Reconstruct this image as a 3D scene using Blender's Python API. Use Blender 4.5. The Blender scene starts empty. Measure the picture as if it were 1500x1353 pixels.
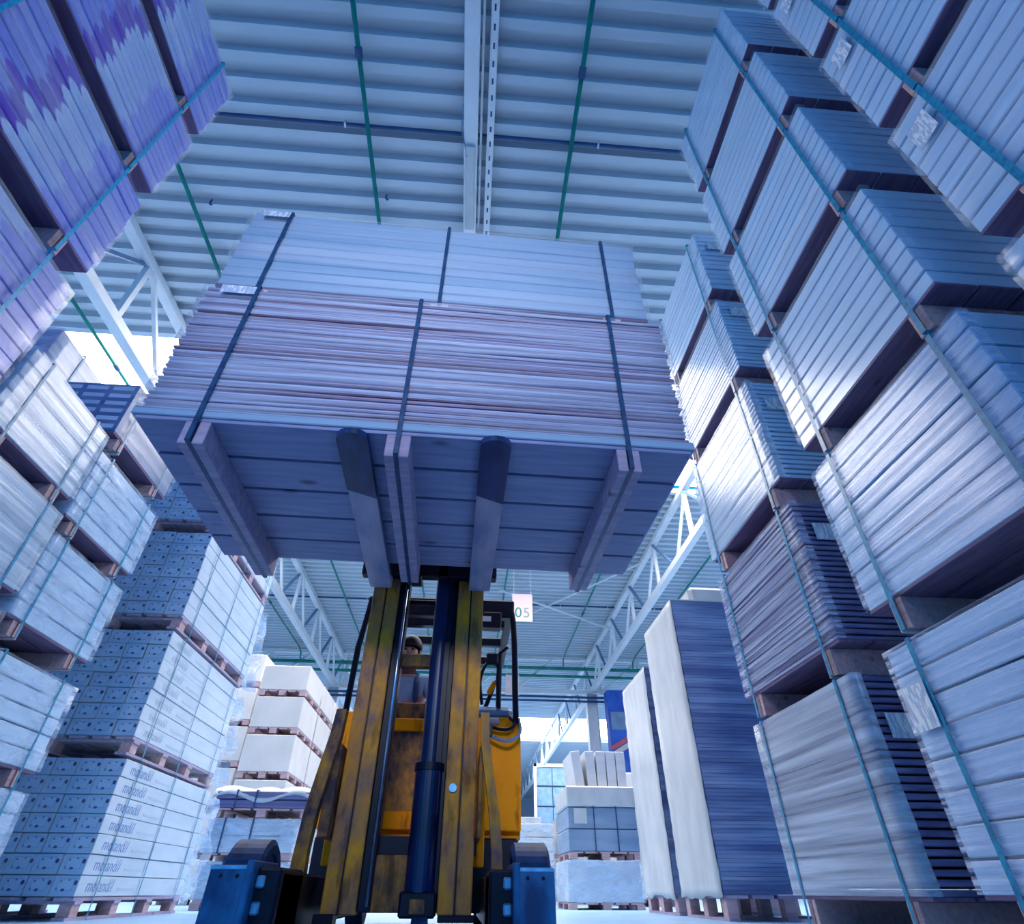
import bpy, bmesh, math, random
from mathutils import Vector, Matrix
random.seed(7)
PI = math.pi
sc = bpy.context.scene

# ------------------------------------------------------------------ camera
cam_d = bpy.data.cameras.new('camera')
cam = bpy.data.objects.new('camera', cam_d)
sc.collection.objects.link(cam)
cam_d.lens = 19.495
cam_d.sensor_width = 36
cam_d.clip_start = 0.02
cam_d.clip_end = 300
PIT, YAW, ROL = math.radians(37.76), math.radians(-4.06), math.radians(.389)
_r = Vector((math.cos(YAW), math.sin(YAW), 0))
_f = Vector((-math.sin(YAW)*math.cos(PIT), math.cos(YAW)*math.cos(PIT), math.sin(PIT)))
_u = _r.cross(_f)
_rt = _r*math.cos(ROL) + _u*math.sin(ROL)
_up = -_r*math.sin(ROL) + _u*math.cos(ROL)
_m = Matrix((_rt, _up, -_f)).transposed().to_4x4()
_m.translation = Vector((0, 0, .2))
cam.matrix_world = _m
sc.camera = cam

# ------------------------------------------------------------------ world, lights, exposure
w = bpy.data.worlds.new('world')
sc.world = w
w.use_nodes = True
bg = w.node_tree.nodes['Background']
bg.inputs[0].default_value = (.0, .40, 1.0, 1)
bg.inputs[1].default_value = 1.35
sc.view_settings.view_transform = 'Standard'
sc.view_settings.look = 'None'
sc.view_settings.gamma = 1
sc.view_settings.use_curve_mapping = False
sc.view_settings.exposure = -.1
sc.cycles.use_denoising = True
sc.cycles.max_bounces = 7
sc.cycles.diffuse_bounces = 4
sc.cycles.glossy_bounces = 3
sc.cycles.transparent_max_bounces = 10
sc.cycles.caustics_reflective = False
sc.cycles.caustics_refractive = False
sc.cycles.sample_clamp_indirect = 6

def area(name, loc, rot, sx, sy, power, col):
    d = bpy.data.lights.new(name, 'AREA')
    d.shape = 'RECTANGLE'; d.size = sx; d.size_y = sy; d.energy = power; d.color = col
    o = bpy.data.objects.new(name, d)
    sc.collection.objects.link(o)
    o.location = loc; o.rotation_euler = rot
    return o
# added fill light behind the camera, aimed at the load front and mast
area('rear_fill_light', (-.3, -5.5, 3.95), (math.radians(81), 0, 0), 2.0, .7, 24, (.90, .86, .92)).data.spread = math.radians(36)
SKY_COL = (1.0, .91, .86)
SKY_E = 10

# ------------------------------------------------------------------ material helpers
def nodes(name):
    m = bpy.data.materials.new(name)
    m.use_nodes = True
    nt = m.node_tree
    return m, nt, nt.nodes['Principled BSDF'], nt.nodes['Material Output']
def N(nt, t, **k):
    n = nt.nodes.new(t)
    for a, b in k.items(): setattr(n, a, b)
    return n
def L(nt, a, b): nt.links.new(a, b)
def ramp(nt, stops, interp='LINEAR'):
    r = N(nt, 'ShaderNodeValToRGB')
    r.color_ramp.interpolation = interp
    e = r.color_ramp.elements
    while len(e) > 1: e.remove(e[-1])
    e[0].position = stops[0][0]; e[0].color = (*stops[0][1], 1)
    for p, c in stops[1:]:
        x = e.new(p); x.color = (*c, 1)
    return r
def coords(nt, scale=(1, 1, 1), rot=(0, 0, 0), rnd=True):
    tc = N(nt, 'ShaderNodeTexCoord')
    mp = N(nt, 'ShaderNodeMapping')
    mp.inputs['Scale'].default_value = scale
    mp.inputs['Rotation'].default_value = rot
    if rnd:
        oi = N(nt, 'ShaderNodeObjectInfo')
        mu = N(nt, 'ShaderNodeVectorMath', operation='SCALE')
        mu.inputs[0].default_value = (37, 53, 19)
        L(nt, oi.outputs['Random'], mu.inputs['Scale'])
        ad = N(nt, 'ShaderNodeVectorMath', operation='ADD')
        L(nt, tc.outputs['Object'], ad.inputs[0]); L(nt, mu.outputs[0], ad.inputs[1])
        L(nt, ad.outputs[0], mp.inputs['Vector'])
    else:
        L(nt, tc.outputs['Object'], mp.inputs['Vector'])
    return mp.outputs[0]
def noisy(name, c1, c2, scale=(6, 6, 6), rough=.6, bump=0., detail=4, lo=.35, hi=.65, metal=0, spec=.4, coat=0, nscale=1.0, rot=(0, 0, 0), rnd=True):
    m, nt, b, o = nodes(name)
    n = N(nt, 'ShaderNodeTexNoise')
    n.inputs['Scale'].default_value = nscale
    n.inputs['Detail'].default_value = detail
    L(nt, coords(nt, scale, rot, rnd), n.inputs['Vector'])
    r = ramp(nt, [(lo, c1), (hi, c2)])
    L(nt, n.outputs['Fac'], r.inputs[0]); L(nt, r.outputs[0], b.inputs['Base Color'])
    b.inputs['Roughness'].default_value = rough
    b.inputs['Metallic'].default_value = metal
    b.inputs['Specular IOR Level'].default_value = spec
    b.inputs['Coat Weight'].default_value = coat
    b.inputs['Coat Roughness'].default_value = .15
    if bump:
        bp = N(nt, 'ShaderNodeBump'); bp.inputs['Strength'].default_value = bump
        bp.inputs['Distance'].default_value = .01
        L(nt, n.outputs['Fac'], bp.inputs['Height']); L(nt, bp.outputs[0], b.inputs['Normal'])
    return m
def emit(name, col, s):
    m, nt, b, o = nodes(name)
    b.inputs['Base Color'].default_value = (.8, .85, .9, 1)
    b.inputs['Emission Color'].default_value = (*col, 1)
    b.inputs['Emission Strength'].default_value = s
    return m

M = {}
M['pack'] = noisy('pale_paper_pack', (.38, .60, .85), (.46, .67, .90), (.5, 2, 2), .35, .03, detail=2, coat=.6)
M['pack_warm'] = noisy('cream_paper_pack', (.54, .57, .62), (.62, .65, .70), (.8, 4, 8), .5, .12)
M['panel'] = noisy('wood_panel_stack', (.09, .10, .25), (.19, .20, .40), (.5, 4, 30), .5, .1)
M['sheet'] = noisy('veneer_sheet', (.22, .14, .22), (.38, .32, .48), (1.2, 3, 30), .55, .1, lo=.3, hi=.7)
M['sheet2'] = noisy('pale_veneer_sheet', (.34, .36, .58), (.46, .50, .74), (1.2, 3, 30), .45, .1)
M['board'] = noisy('grey_blue_board', (.25, .40, .58), (.31, .46, .64), (.7, 2, 3), .28, .05)
M['dark_pack'] = noisy('dark_blue_wrapped_stack', (.10, .15, .34), (.28, .38, .60), (.8, 1, 14), .4, .3)
def wood(name, c1, c2, knots=True):
    m, nt, b, o = nodes(name)
    v = coords(nt, (1.4, 14, 14))
    n = N(nt, 'ShaderNodeTexNoise'); n.inputs['Scale'].default_value = 2.2; n.inputs['Detail'].default_value = 6
    n.inputs['Distortion'].default_value = .6
    L(nt, v, n.inputs['Vector'])
    r = ramp(nt, [(.3, c1), (.7, c2)])
    L(nt, n.outputs['Fac'], r.inputs[0])
    v2 = coords(nt, (2.2, 5, 5))
    vo = N(nt, 'ShaderNodeTexVoronoi'); vo.inputs['Scale'].default_value = 1.1
    L(nt, v2, vo.inputs['Vector'])
    r2 = ramp(nt, [(.05, (.28, .2, .2)), (.14, (1, 1, 1))])
    L(nt, vo.outputs['Distance'], r2.inputs[0])
    mx = N(nt, 'ShaderNodeMix', data_type='RGBA', blend_type='MULTIPLY'); mx.inputs[0].default_value = .8
    L(nt, r.outputs[0], mx.inputs[6]); L(nt, r2.outputs[0], mx.inputs[7])
    L(nt, mx.outputs[2], b.inputs['Base Color'])
    b.inputs['Roughness'].default_value = .7
    return m
M['wood'] = wood('pine_plank', (.28, .24, .38), (.42, .38, .54))
M['woodpink'] = wood('pine_block', (.42, .26, .28), (.56, .40, .44))
M['wooddark'] = wood('dark_pine_plank', (.10, .07, .16), (.18, .13, .24))
M['deck'] = wood('deck_board', (.20, .24, .44), (.30, .34, .55))
M['strap'] = noisy('teal_plastic_strap', (.0, .16, .34), (.01, .30, .50), (30, 30, 30), .35)
M['strapnavy'] = noisy('navy_plastic_strap', (.01, .04, .12), (.02, .08, .20), (30, 30, 30), .35)
M['strapbright'] = noisy('turquoise_plastic_strap', (.0, .30, .55), (.02, .42, .68), (30, 30, 30), .35)
M['label'] = noisy('printed_paper_label', (.40, .52, .70), (.78, .84, .90), (60, 60, 14), .6, lo=.45, hi=.55)
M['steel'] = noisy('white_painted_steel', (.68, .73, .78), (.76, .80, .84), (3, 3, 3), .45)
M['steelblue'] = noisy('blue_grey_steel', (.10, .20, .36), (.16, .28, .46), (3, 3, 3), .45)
M['green'] = noisy('green_painted_pipe', (.0, .20, .16), (.01, .28, .22), (3, 3, 3), .4)
M['navypipe'] = noisy('dark_blue_pipe', (.01, .05, .16), (.02, .08, .22), (3, 3, 3), .4)
M['black'] = noisy('black_painted_metal', (.001, .003, .014), (.004, .008, .03), (9, 9, 9), .4, spec=.2)
M['rubber'] = noisy('worn_black_rubber', (.002, .03, .10), (.01, .07, .20), (14, 14, 14), .6, .1, spec=.3)
M['plate'] = noisy('scuffed_blue_steel', (.0, .03, .14), (.02, .20, .46), (9, 5, 5), .4, .1, lo=.38, hi=.68)
M['bolt'] = noisy('bright_bolt', (.10, .34, .60), (.2, .5, .75), (20, 20, 20), .35, metal=.5)
M['chrome'] = noisy('chromed_rod', (.25, .34, .55), (.5, .6, .75), (2, 2, 2), .18, metal=.9)
M['cylinder'] = noisy('oily_navy_cylinder', (.001, .004, .03), (.004, .02, .12), (3, 3, 2), .3)
M['forktip'] = noisy('dark_toe_steel', (.006, .02, .09), (.02, .06, .2), (12, 5, 5), .3)
M['fork'] = noisy('worn_fork_steel', (.16, .22, .42), (.44, .42, .56), (10, 3, 3), .35, lo=.3, hi=.75)
def yellow(name, c1, c2, dirt, lo=.50, hi=.62, sc_=(6, 6, 3)):
    m, nt, b, o = nodes(name)
    n = N(nt, 'ShaderNodeTexNoise'); n.inputs['Scale'].default_value = 1; n.inputs['Detail'].default_value = 7
    n.inputs['Roughness'].default_value = .65
    L(nt, coords(nt, sc_), n.inputs['Vector'])
    r = ramp(nt, [(.3, c1), (lo, c2), (hi, dirt)])
    L(nt, n.outputs['Fac'], r.inputs[0])
    n2 = N(nt, 'ShaderNodeTexNoise'); n2.inputs['Scale'].default_value = 1; n2.inputs['Detail'].default_value = 5
    L(nt, coords(nt, (16, 16, 5)), n2.inputs['Vector'])
    r2 = ramp(nt, [(.56, (1, 1, 1)), (.72, (.25, .22, .25))])
    L(nt, n2.outputs['Fac'], r2.inputs[0])
    mx = N(nt, 'ShaderNodeMix', data_type='RGBA', blend_type='MULTIPLY'); mx.inputs[0].default_value = .8
    L(nt, r.outputs[0], mx.inputs[6]); L(nt, r2.outputs[0], mx.inputs[7])
    L(nt, mx.outputs[2], b.inputs['Base Color'])
    b.inputs['Roughness'].default_value = .5
    b.inputs['Specular IOR Level'].default_value = .12
    return m
M['yellow'] = yellow('clean_yellow_paint', (.95, .33, .0), (.90, .30, .0), (.6, .22, .01), .6, .85)
M['yellowdirty'] = yellow('scuffed_yellow_paint', (.85, .36, .005), (.55, .25, .05), (.20, .12, .12), .46, .66, (7, 7, 4))
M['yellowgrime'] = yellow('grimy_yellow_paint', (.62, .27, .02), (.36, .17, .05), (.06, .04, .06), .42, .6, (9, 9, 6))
M['skin'] = noisy('skin', (.45, .22, .2), (.52, .27, .24), (8, 8, 8), .5)
M['hair'] = noisy('black_hair', (.002, .002, .006), (.008, .008, .014), (40, 40, 40), .6)
M['shirt'] = noisy('blue_grey_shirt', (.30, .42, .62), (.42, .54, .72), (9, 9, 9), .8)
M['overall'] = noisy('navy_overalls', (.02, .05, .18), (.03, .08, .24), (9, 9, 9), .8)
M['signpink'] = noisy('pale_pink_board', (.84, .62, .62), (.90, .70, .68), (2, 2, 2), .6)
M['greenink'] = noisy('green_ink', (.02, .25, .2), (.03, .3, .24), (2, 2, 2), .6)
M['greyink'] = noisy('grey_green_ink', (.25, .36, .34), (.3, .4, .38), (2, 2, 2), .6)
M['printink'] = noisy('pale_blue_print', (.16, .28, .56), (.2, .32, .6), (2, 2, 2), .6)
M['bluebox'] = noisy('blue_painted_box', (.0, .07, .42), (.01, .12, .55), (3, 3, 2), .5)
M['redpaint'] = noisy('red_paint', (.5, .08, .12), (.55, .1, .15), (3, 3, 2), .5)
M['white'] = noisy('white_cover', (.47, .50, .53), (.56, .59, .61), (5, 5, 2.5), .45, .3)
M['whitebox'] = noisy('white_board_box', (.60, .59, .58), (.68, .66, .65), (2, 2, 2), .6)
M['greyblock'] = noisy('blue_grey_block', (.16, .26, .40), (.26, .36, .50), (1, 1, 5), .4)
M['greycover'] = noisy('translucent_grey_cover', (.42, .50, .60), (.62, .68, .76), (3, 3, 3), .4, .3)

# stretch film: mostly clear, with long glossy streaks
def film(name, lo, hi, scale, rot=(0, 0, 0), col=(.80, .88, 1.0), rough=.22, bump=.6):
    m, nt, b, o = nodes(name)
    n = N(nt, 'ShaderNodeTexNoise'); n.inputs['Scale'].default_value = 1; n.inputs['Detail'].default_value = 5
    n.inputs['Roughness'].default_value = .6; n.inputs['Distortion'].default_value = .3
    L(nt, coords(nt, scale, rot), n.inputs['Vector'])
    r = ramp(nt, [(.38, (lo,)*3), (.70, (hi,)*3)])
    L(nt, n.outputs['Fac'], r.inputs[0])
    b.inputs['Base Color'].default_value = (*col, 1)
    b.inputs['Roughness'].default_value = rough
    b.inputs['Specular IOR Level'].default_value = .7
    bp = N(nt, 'ShaderNodeBump'); bp.inputs['Strength'].default_value = bump; bp.inputs['Distance'].default_value = .02
    L(nt, n.outputs['Fac'], bp.inputs['Height']); L(nt, bp.outputs[0], b.inputs['Normal'])
    t = N(nt, 'ShaderNodeBsdfTransparent')
    mx = N(nt, 'ShaderNodeMixShader')
    L(nt, r.outputs[0], mx.inputs[0]); L(nt, t.outputs[0], mx.inputs[1]); L(nt, b.outputs[0], mx.inputs[2])
    L(nt, mx.outputs[0], o.inputs['Surface'])
    return m
M['film'] = film('clear_stretch_film', .0, .35, (.3, 1.5, 8), (0, .07, 0), bump=.2, rough=.14)
M['filmload'] = film('clear_stretch_film_taut', .0, .7, (.5, 2, 34), (0, .03, 0), (.60, .74, 1.0), .16, .3)
M['filmthick'] = film('layered_stretch_film', .30, .9, (.35, 2, 13), (0, .14, 0), (.55, .68, .85), .16, .35)
M['filmcrumple'] = film('crumpled_stretch_film', .1, .7, (2.2, 2.2, 9), (0, .5, 0), (.55, .74, .98), .16, .5)
M['filmthin'] = film('thin_clear_film', .0, .10, (.3, 1.5, 8), (0, .1, 0), bump=.1, rough=.14)

# printed packs: lilac bands and purple petals along the length
def printed():
    m, nt, b, o = nodes('lilac_printed_pack')
    tc = N(nt, 'ShaderNodeTexCoord')
    sx = N(nt, 'ShaderNodeSeparateXYZ'); L(nt, tc.outputs['Object'], sx.inputs[0])
    oi = N(nt, 'ShaderNodeObjectInfo')
    # rounded petal ends: the edge of each band bows with the height on the pack
    zz = N(nt, 'ShaderNodeMath', operation='DIVIDE'); L(nt, sx.outputs['Z'], zz.inputs[0]); zz.inputs[1].default_value = .05
    z2 = N(nt, 'ShaderNodeMath', operation='MULTIPLY'); L(nt, zz.outputs[0], z2.inputs[0]); L(nt, zz.outputs[0], z2.inputs[1])
    mc = N(nt, 'ShaderNodeMath', operation='MULTIPLY_ADD'); L(nt, z2.outputs[0], mc.inputs[0]); mc.inputs[1].default_value = -.08; L(nt, sx.outputs['X'], mc.inputs[2])
    a2 = N(nt, 'ShaderNodeMath', operation='MULTIPLY_ADD'); L(nt, oi.outputs['Random'], a2.inputs[0]); a2.inputs[1].default_value = .16; L(nt, mc.outputs[0], a2.inputs[2])
    mr = N(nt, 'ShaderNodeMapRange'); mr.inputs['From Min'].default_value = -1.0; mr.inputs['From Max'].default_value = 1.0
    L(nt, a2.outputs[0], mr.inputs['Value'])
    W = (.46, .64, .90); LI = (.24, .30, .78); PU = (.14, .07, .56); SP = (.36, .50, .82)
    r = ramp(nt, [(.0, LI), (.10, W), (.22, W), (.235, PU), (.29, LI), (.45, LI), (.46, PU), (.54, PU), (.55, W), (.62, SP), (.74, SP), (.76, LI), (.9, LI)], 'LINEAR')
    L(nt, mr.outputs[0], r.inputs[0])
    n2 = N(nt, 'ShaderNodeTexNoise'); n2.inputs['Scale'].default_value = 22
    L(nt, tc.outputs['Object'], n2.inputs['Vector'])
    r2 = ramp(nt, [(.4, (.86, .88, .97)), (.6, (1, 1, 1))])
    L(nt, n2.outputs['Fac'], r2.inputs[0])
    mx = N(nt, 'ShaderNodeMix', data_type='RGBA', blend_type='MULTIPLY'); mx.inputs[0].default_value = 1
    L(nt, r.outputs[0], mx.inputs[6]); L(nt, r2.outputs[0], mx.inputs[7]); L(nt, mx.outputs[2], b.inputs['Base Color'])
    b.inputs['Roughness'].default_value = .35
    return m
M['printed'] = printed()

# carton with a small printed label and two hand holes on its end
def carton():
    m, nt, b, o = nodes('printed_white_carton')
    tc = N(nt, 'ShaderNodeTexCoord')
    sx = N(nt, 'ShaderNodeSeparateXYZ'); L(nt, tc.outputs['Object'], sx.inputs[0])
    def spot(u, v, ru, rv, pw=1):
        a = N(nt, 'ShaderNodeMath', operation='SUBTRACT'); L(nt, sx.outputs['Y'], a.inputs[0]); a.inputs[1].default_value = u
        a2 = N(nt, 'ShaderNodeMath', operation='DIVIDE'); L(nt, a.outputs[0], a2.inputs[0]); a2.inputs[1].default_value = ru
        c = N(nt, 'ShaderNodeMath', operation='SUBTRACT'); L(nt, sx.outputs['Z'], c.inputs[0]); c.inputs[1].default_value = v
        c2 = N(nt, 'ShaderNodeMath', operation='DIVIDE'); L(nt, c.outputs[0], c2.inputs[0]); c2.inputs[1].default_value = rv
        p1 = N(nt, 'ShaderNodeMath', operation='MULTIPLY'); L(nt, a2.outputs[0], p1.inputs[0]); L(nt, a2.outputs[0], p1.inputs[1])
        p2 = N(nt, 'ShaderNodeMath', operation='MULTIPLY_ADD'); L(nt, c2.outputs[0], p2.inputs[0]); L(nt, c2.outputs[0], p2.inputs[1]); L(nt, p1.outputs[0], p2.inputs[2])
        if ru > .02:
            q1 = N(nt, 'ShaderNodeMath', operation='ABSOLUTE'); L(nt, a2.outputs[0], q1.inputs[0])
            q2 = N(nt, 'ShaderNodeMath', operation='ABSOLUTE'); L(nt, c2.outputs[0], q2.inputs[0])
            p2 = N(nt, 'ShaderNodeMath', operation='MAXIMUM'); L(nt, q1.outputs[0], p2.inputs[0]); L(nt, q2.outputs[0], p2.inputs[1])
        q = N(nt, 'ShaderNodeMath', operation='LESS_THAN'); L(nt, p2.outputs[0], q.inputs[0]); q.inputs[1].default_value = 1
        return q.outputs[0]
    base = N(nt, 'ShaderNodeTexNoise'); base.inputs['Scale'].default_value = 3
    L(nt, coords(nt, (1, 3, 3)), base.inputs['Vector'])
    rb = ramp(nt, [(.35, (.44, .58, .72)), (.65, (.52, .64, .78))]); L(nt, base.outputs['Fac'], rb.inputs[0])
    cur = rb.outputs[0]
    # only on the end faces; blue shade is tinted over the whole end
    geo = N(nt, 'ShaderNodeNewGeometry')
    vt = N(nt, 'ShaderNodeVectorTransform', vector_type='NORMAL', convert_from='WORLD', convert_to='OBJECT')
    L(nt, geo.outputs['Normal'], vt.inputs[0])
    sn = N(nt, 'ShaderNodeSeparateXYZ'); L(nt, vt.outputs[0], sn.inputs[0])
    ab = N(nt, 'ShaderNodeMath', operation='ABSOLUTE'); L(nt, sn.outputs['X'], ab.inputs[0])
    endm = N(nt, 'ShaderNodeMath', operation='GREATER_THAN'); L(nt, ab.outputs[0], endm.inputs[0]); endm.inputs[1].default_value = .5
    for (u, v, ru, rv, col) in ((.0, .0, .095, .070, (.30, .52, .78)), (.0, .008, .062, .040, (.20, .38, .66)), (.0, .008, .056, .034, (.34, .56, .82)), (-.074, .020, .013, .016, (.01, .03, .16)), (.006, -.026, .015, .010, (.03, .07, .25)), (.040, .03, .008, .008, (.06, .12, .34)), (-.02, .037, .009, .006, (.08, .15, .38)), (.055, -.02, .006, .01, (.08, .15, .38))):
        s = spot(u, v, ru, rv)
        mm = N(nt, 'ShaderNodeMath', operation='MULTIPLY'); L(nt, s, mm.inputs[0]); L(nt, endm.outputs[0], mm.inputs[1])
        mx = N(nt, 'ShaderNodeMix', data_type='RGBA'); L(nt, mm.outputs[0], mx.inputs[0]); L(nt, cur, mx.inputs[6]); mx.inputs[7].default_value = (*col, 1)
        cur = mx.outputs[2]
    L(nt, cur, b.inputs['Base Color'])
    b.inputs['Roughness'].default_value = .5
    return m
M['carton'] = carton()

# dark pack ends with rows of pale stickers
def stickers():
    m, nt, b, o = nodes('dark_pack_with_pale_stickers')
    tc = N(nt, 'ShaderNodeTexCoord')
    br = N(nt, 'ShaderNodeTexBrick')
    br.offset = 0; br.inputs['Scale'].default_value = 1
    br.inputs['Color1'].default_value = (.50, .66, .82, 1); br.inputs['Color2'].default_value = (.62, .76, .9, 1)
    br.inputs['Mortar'].default_value = (.015, .12, .34, 1)
    br.inputs['Brick Width'].default_value = .22; br.inputs['Row Height'].default_value = .085
    br.inputs['Mortar Size'].default_value = .022
    cb = N(nt, 'ShaderNodeCombineXYZ'); sx = N(nt, 'ShaderNodeSeparateXYZ'); L(nt, tc.outputs['Object'], sx.inputs[0])
    L(nt, sx.outputs['Y'], cb.inputs[0]); L(nt, sx.outputs['Z'], cb.inputs[1])
    L(nt, cb.outputs[0], br.inputs['Vector'])
    L(nt, br.outputs[0], b.inputs['Base Color']); b.inputs['Roughness'].default_value = .4
    return m
M['stickers'] = stickers()

# ------------------------------------------------------------------ geometry helpers
C = sc.collection
def tag(o, label=None, cat=None, group=None, kind=None):
    if label: o['label'] = label
    if cat: o['category'] = cat
    if group: o['group'] = group
    if kind: o['kind'] = kind
    return o
def empty(name, loc, rz, label, cat, group=None):
    o = bpy.data.objects.new(name, None)
    C.objects.link(o)
    o.location = loc; o.rotation_euler = (0, 0, rz); o.empty_display_size = .1
    return tag(o, label, cat, group)
class MB:
    def __init__(s): s.bm = bmesh.new()
    def box(s, x0, x1, y0, y1, z0, z1, bev=0, rot=None):
        r = bmesh.ops.create_cube(s.bm, size=1)
        vs = r['verts']
        mt = Matrix.Translation(((x0+x1)/2, (y0+y1)/2, (z0+z1)/2)) @ (rot or Matrix.Identity(4)) @ Matrix.Diagonal((abs(x1-x0), abs(y1-y0), abs(z1-z0), 1))
        bmesh.ops.transform(s.bm, matrix=mt, verts=vs)
        if bev:
            es = set(e for v in vs for e in v.link_edges)
            bmesh.ops.bevel(s.bm, geom=list(es), offset=bev, segments=1, affect='EDGES')
        return s
    def bar(s, a, b, wx, wz):
        """square bar between two points"""
        a, b = Vector(a), Vector(b)
        d = b - a; ln = d.length
        q = d.to_track_quat('X', 'Z').to_matrix().to_4x4()
        r = bmesh.ops.create_cube(s.bm, size=1)
        bmesh.ops.transform(s.bm, matrix=Matrix.Translation((a+b)/2) @ q @ Matrix.Diagonal((ln, wx, wz, 1)), verts=r['verts'])
        return s
    def cyl(s, a, b, r1, r2=None, seg=16, caps=True):
        a, b = Vector(a), Vector(b)
        d = b - a
        q = d.to_track_quat('Z', 'Y').to_matrix().to_4x4()
        bmesh.ops.create_cone(s.bm, cap_ends=caps, segments=seg, radius1=r1, radius2=r1 if r2 is None else r2, depth=d.length, matrix=Matrix.Translation((a+b)/2) @ q)
        return s
    def tube(s, pts, r, seg=10, curve=False):
        pts = [Vector(p) for p in pts]
        if curve:
            q_ = [pts[0]] + pts + [pts[-1]]; out = []
            for i in range(1, len(q_)-2):
                for k in range(6):
                    t_ = k/6; a_, b_, c_, d_ = q_[i-1:i+3]
                    out.append(.5*((2*b_) + (c_-a_)*t_ + (2*a_-5*b_+4*c_-d_)*t_*t_ + (3*b_-a_-3*c_+d_)*t_**3))
            pts = out + [pts[-1]]
        rings = []
        for i, p in enumerate(pts):
            d = (pts[min(i+1, len(pts)-1)] - pts[max(i-1, 0)]).normalized()
            q = d.to_track_quat('Z', 'Y').to_matrix()
            rings.append([s.bm.verts.new(p + q @ Vector((r*math.cos(2*PI*k/seg), r*math.sin(2*PI*k/seg), 0))) for k in range(seg)])
        for a, b in zip(rings, rings[1:]):
            for k in range(seg):
                s.bm.faces.new((a[k], a[(k+1) % seg], b[(k+1) % seg], b[k]))
        s.bm.faces.new(rings[0][::-1]); s.bm.faces.new(rings[-1])
        return s
    def prism(s, pts, y0, y1):
        """polygon in xz extruded along y"""
        a = [s.bm.verts.new((x, y0, z)) for x, z in pts]
        b = [s.bm.verts.new((x, y1, z)) for x, z in pts]
        s.bm.faces.new(a); s.bm.faces.new(b[::-1])
        n = len(a)
        for k in range(n): s.bm.faces.new((a[k], b[k], b[(k+1) % n], a[(k+1) % n]))
        return s
    def lathe(s, prof, n=32, axis='x'):
        """profile [(along, radius)] around x"""
        rings = []
        for (u, r) in prof:
            rings.append([s.bm.verts.new((u, r*math.cos(2*PI*k/n), r*math.sin(2*PI*k/n))) for k in range(n)])
        for a, b in zip(rings, rings[1:]):
            for k in range(n): s.bm.faces.new((a[k], b[k], b[(k+1) % n], a[(k+1) % n]))
        s.bm.faces.new(rings[0][::-1]); s.bm.faces.new(rings[-1])
        return s
    def mesh(s, name, mat, smooth=False):
        bmesh.ops.recalc_face_normals(s.bm, faces=s.bm.faces[:])
        me = bpy.data.meshes.new(name)
        s.bm.to_mesh(me); s.bm.free()
        me.materials.append(mat)
        if smooth:
            for p in me.polygons: p.use_smooth = True
        return me
    def build(s, name, mat, parent=None, loc=(0, 0, 0), rot=(0, 0, 0), smooth=False, label=None):
        return put(name, s.mesh(name, mat, smooth), parent, loc, rot, label)
def put(name, me, parent=None, loc=(0, 0, 0), rot=(0, 0, 0), label=None):
    o = bpy.data.objects.new(name, me)
    C.objects.link(o)
    o.parent = parent; o.location = loc; o.rotation_euler = rot
    if label: o['label'] = label
    return o
CACHE = {}
def boxm(dx, dy, dz, mat, bev=.004):
    k = (round(dx, 3), round(dy, 3), round(dz, 3), mat, bev)
    if k not in CACHE:
        CACHE[k] = MB().box(-dx/2, dx/2, -dy/2, dy/2, -dz/2, dz/2, bev).mesh('box', M[mat])
    return CACHE[k]
def frame_loop(x, wd, y0, y1, z0, z1, t=.0015):
    """a band around a load, in the plane across x"""
    mb = MB()
    mb.box(x-wd/2, x+wd/2, y0-t, y0, z0-t, z1+t)
    mb.box(x-wd/2, x+wd/2, y1, y1+t, z0-t, z1+t)
    mb.box(x-wd/2, x+wd/2, y0-t, y1+t, z1, z1+t)
    mb.box(x-wd/2, x+wd/2, y0-t, y1+t, z0-t, z0)
    return mb
def wrapped(L_, D, z0, z1, gap, mat, parent, name='stretch_film', wav=.006, front=False, n=14):
    """thin wavy skin around the sides of a load, y 0..D, x -L/2..L/2"""
    mb = MB()
    bm = mb.bm
    per = []
    xs = [-L_/2-gap + (L_+2*gap)*i/n for i in range(n+1)]
    for x in xs: per.append((x, -gap))
    k = max(3, n//2)
    for i in range(1, k+1): per.append((L_/2+gap, -gap + (D+2*gap)*i/k))
    for x in xs[::-1][1:]: per.append((x, D+gap))
    for i in range(1, k): per.append((-L_/2-gap, D+gap - (D+2*gap)*i/k))
    if front: per = [(-L_/2-gap, .05)] + [(x, -gap) for x in xs] + [(L_/2+gap, .05)]
    nz = 7
    rings = []
    for j in range(nz+1):
        z = z0 + (z1-z0)*j/nz
        rings.append([bm.verts.new((x + random.uniform(0, wav)*(1 if x > 0 else -1), y + random.uniform(0, wav)*(-1 if y < D/2 else 1), z)) for x, y in per])
    m_ = len(per)
    for a, b in zip(rings, rings[1:]):
        for q in range(m_ - (1 if front else 0)): bm.faces.new((a[q], a[(q+1) % m_], b[(q+1) % m_], b[q]))
    return mb.build(name, M[mat], parent, smooth=True)

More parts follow.
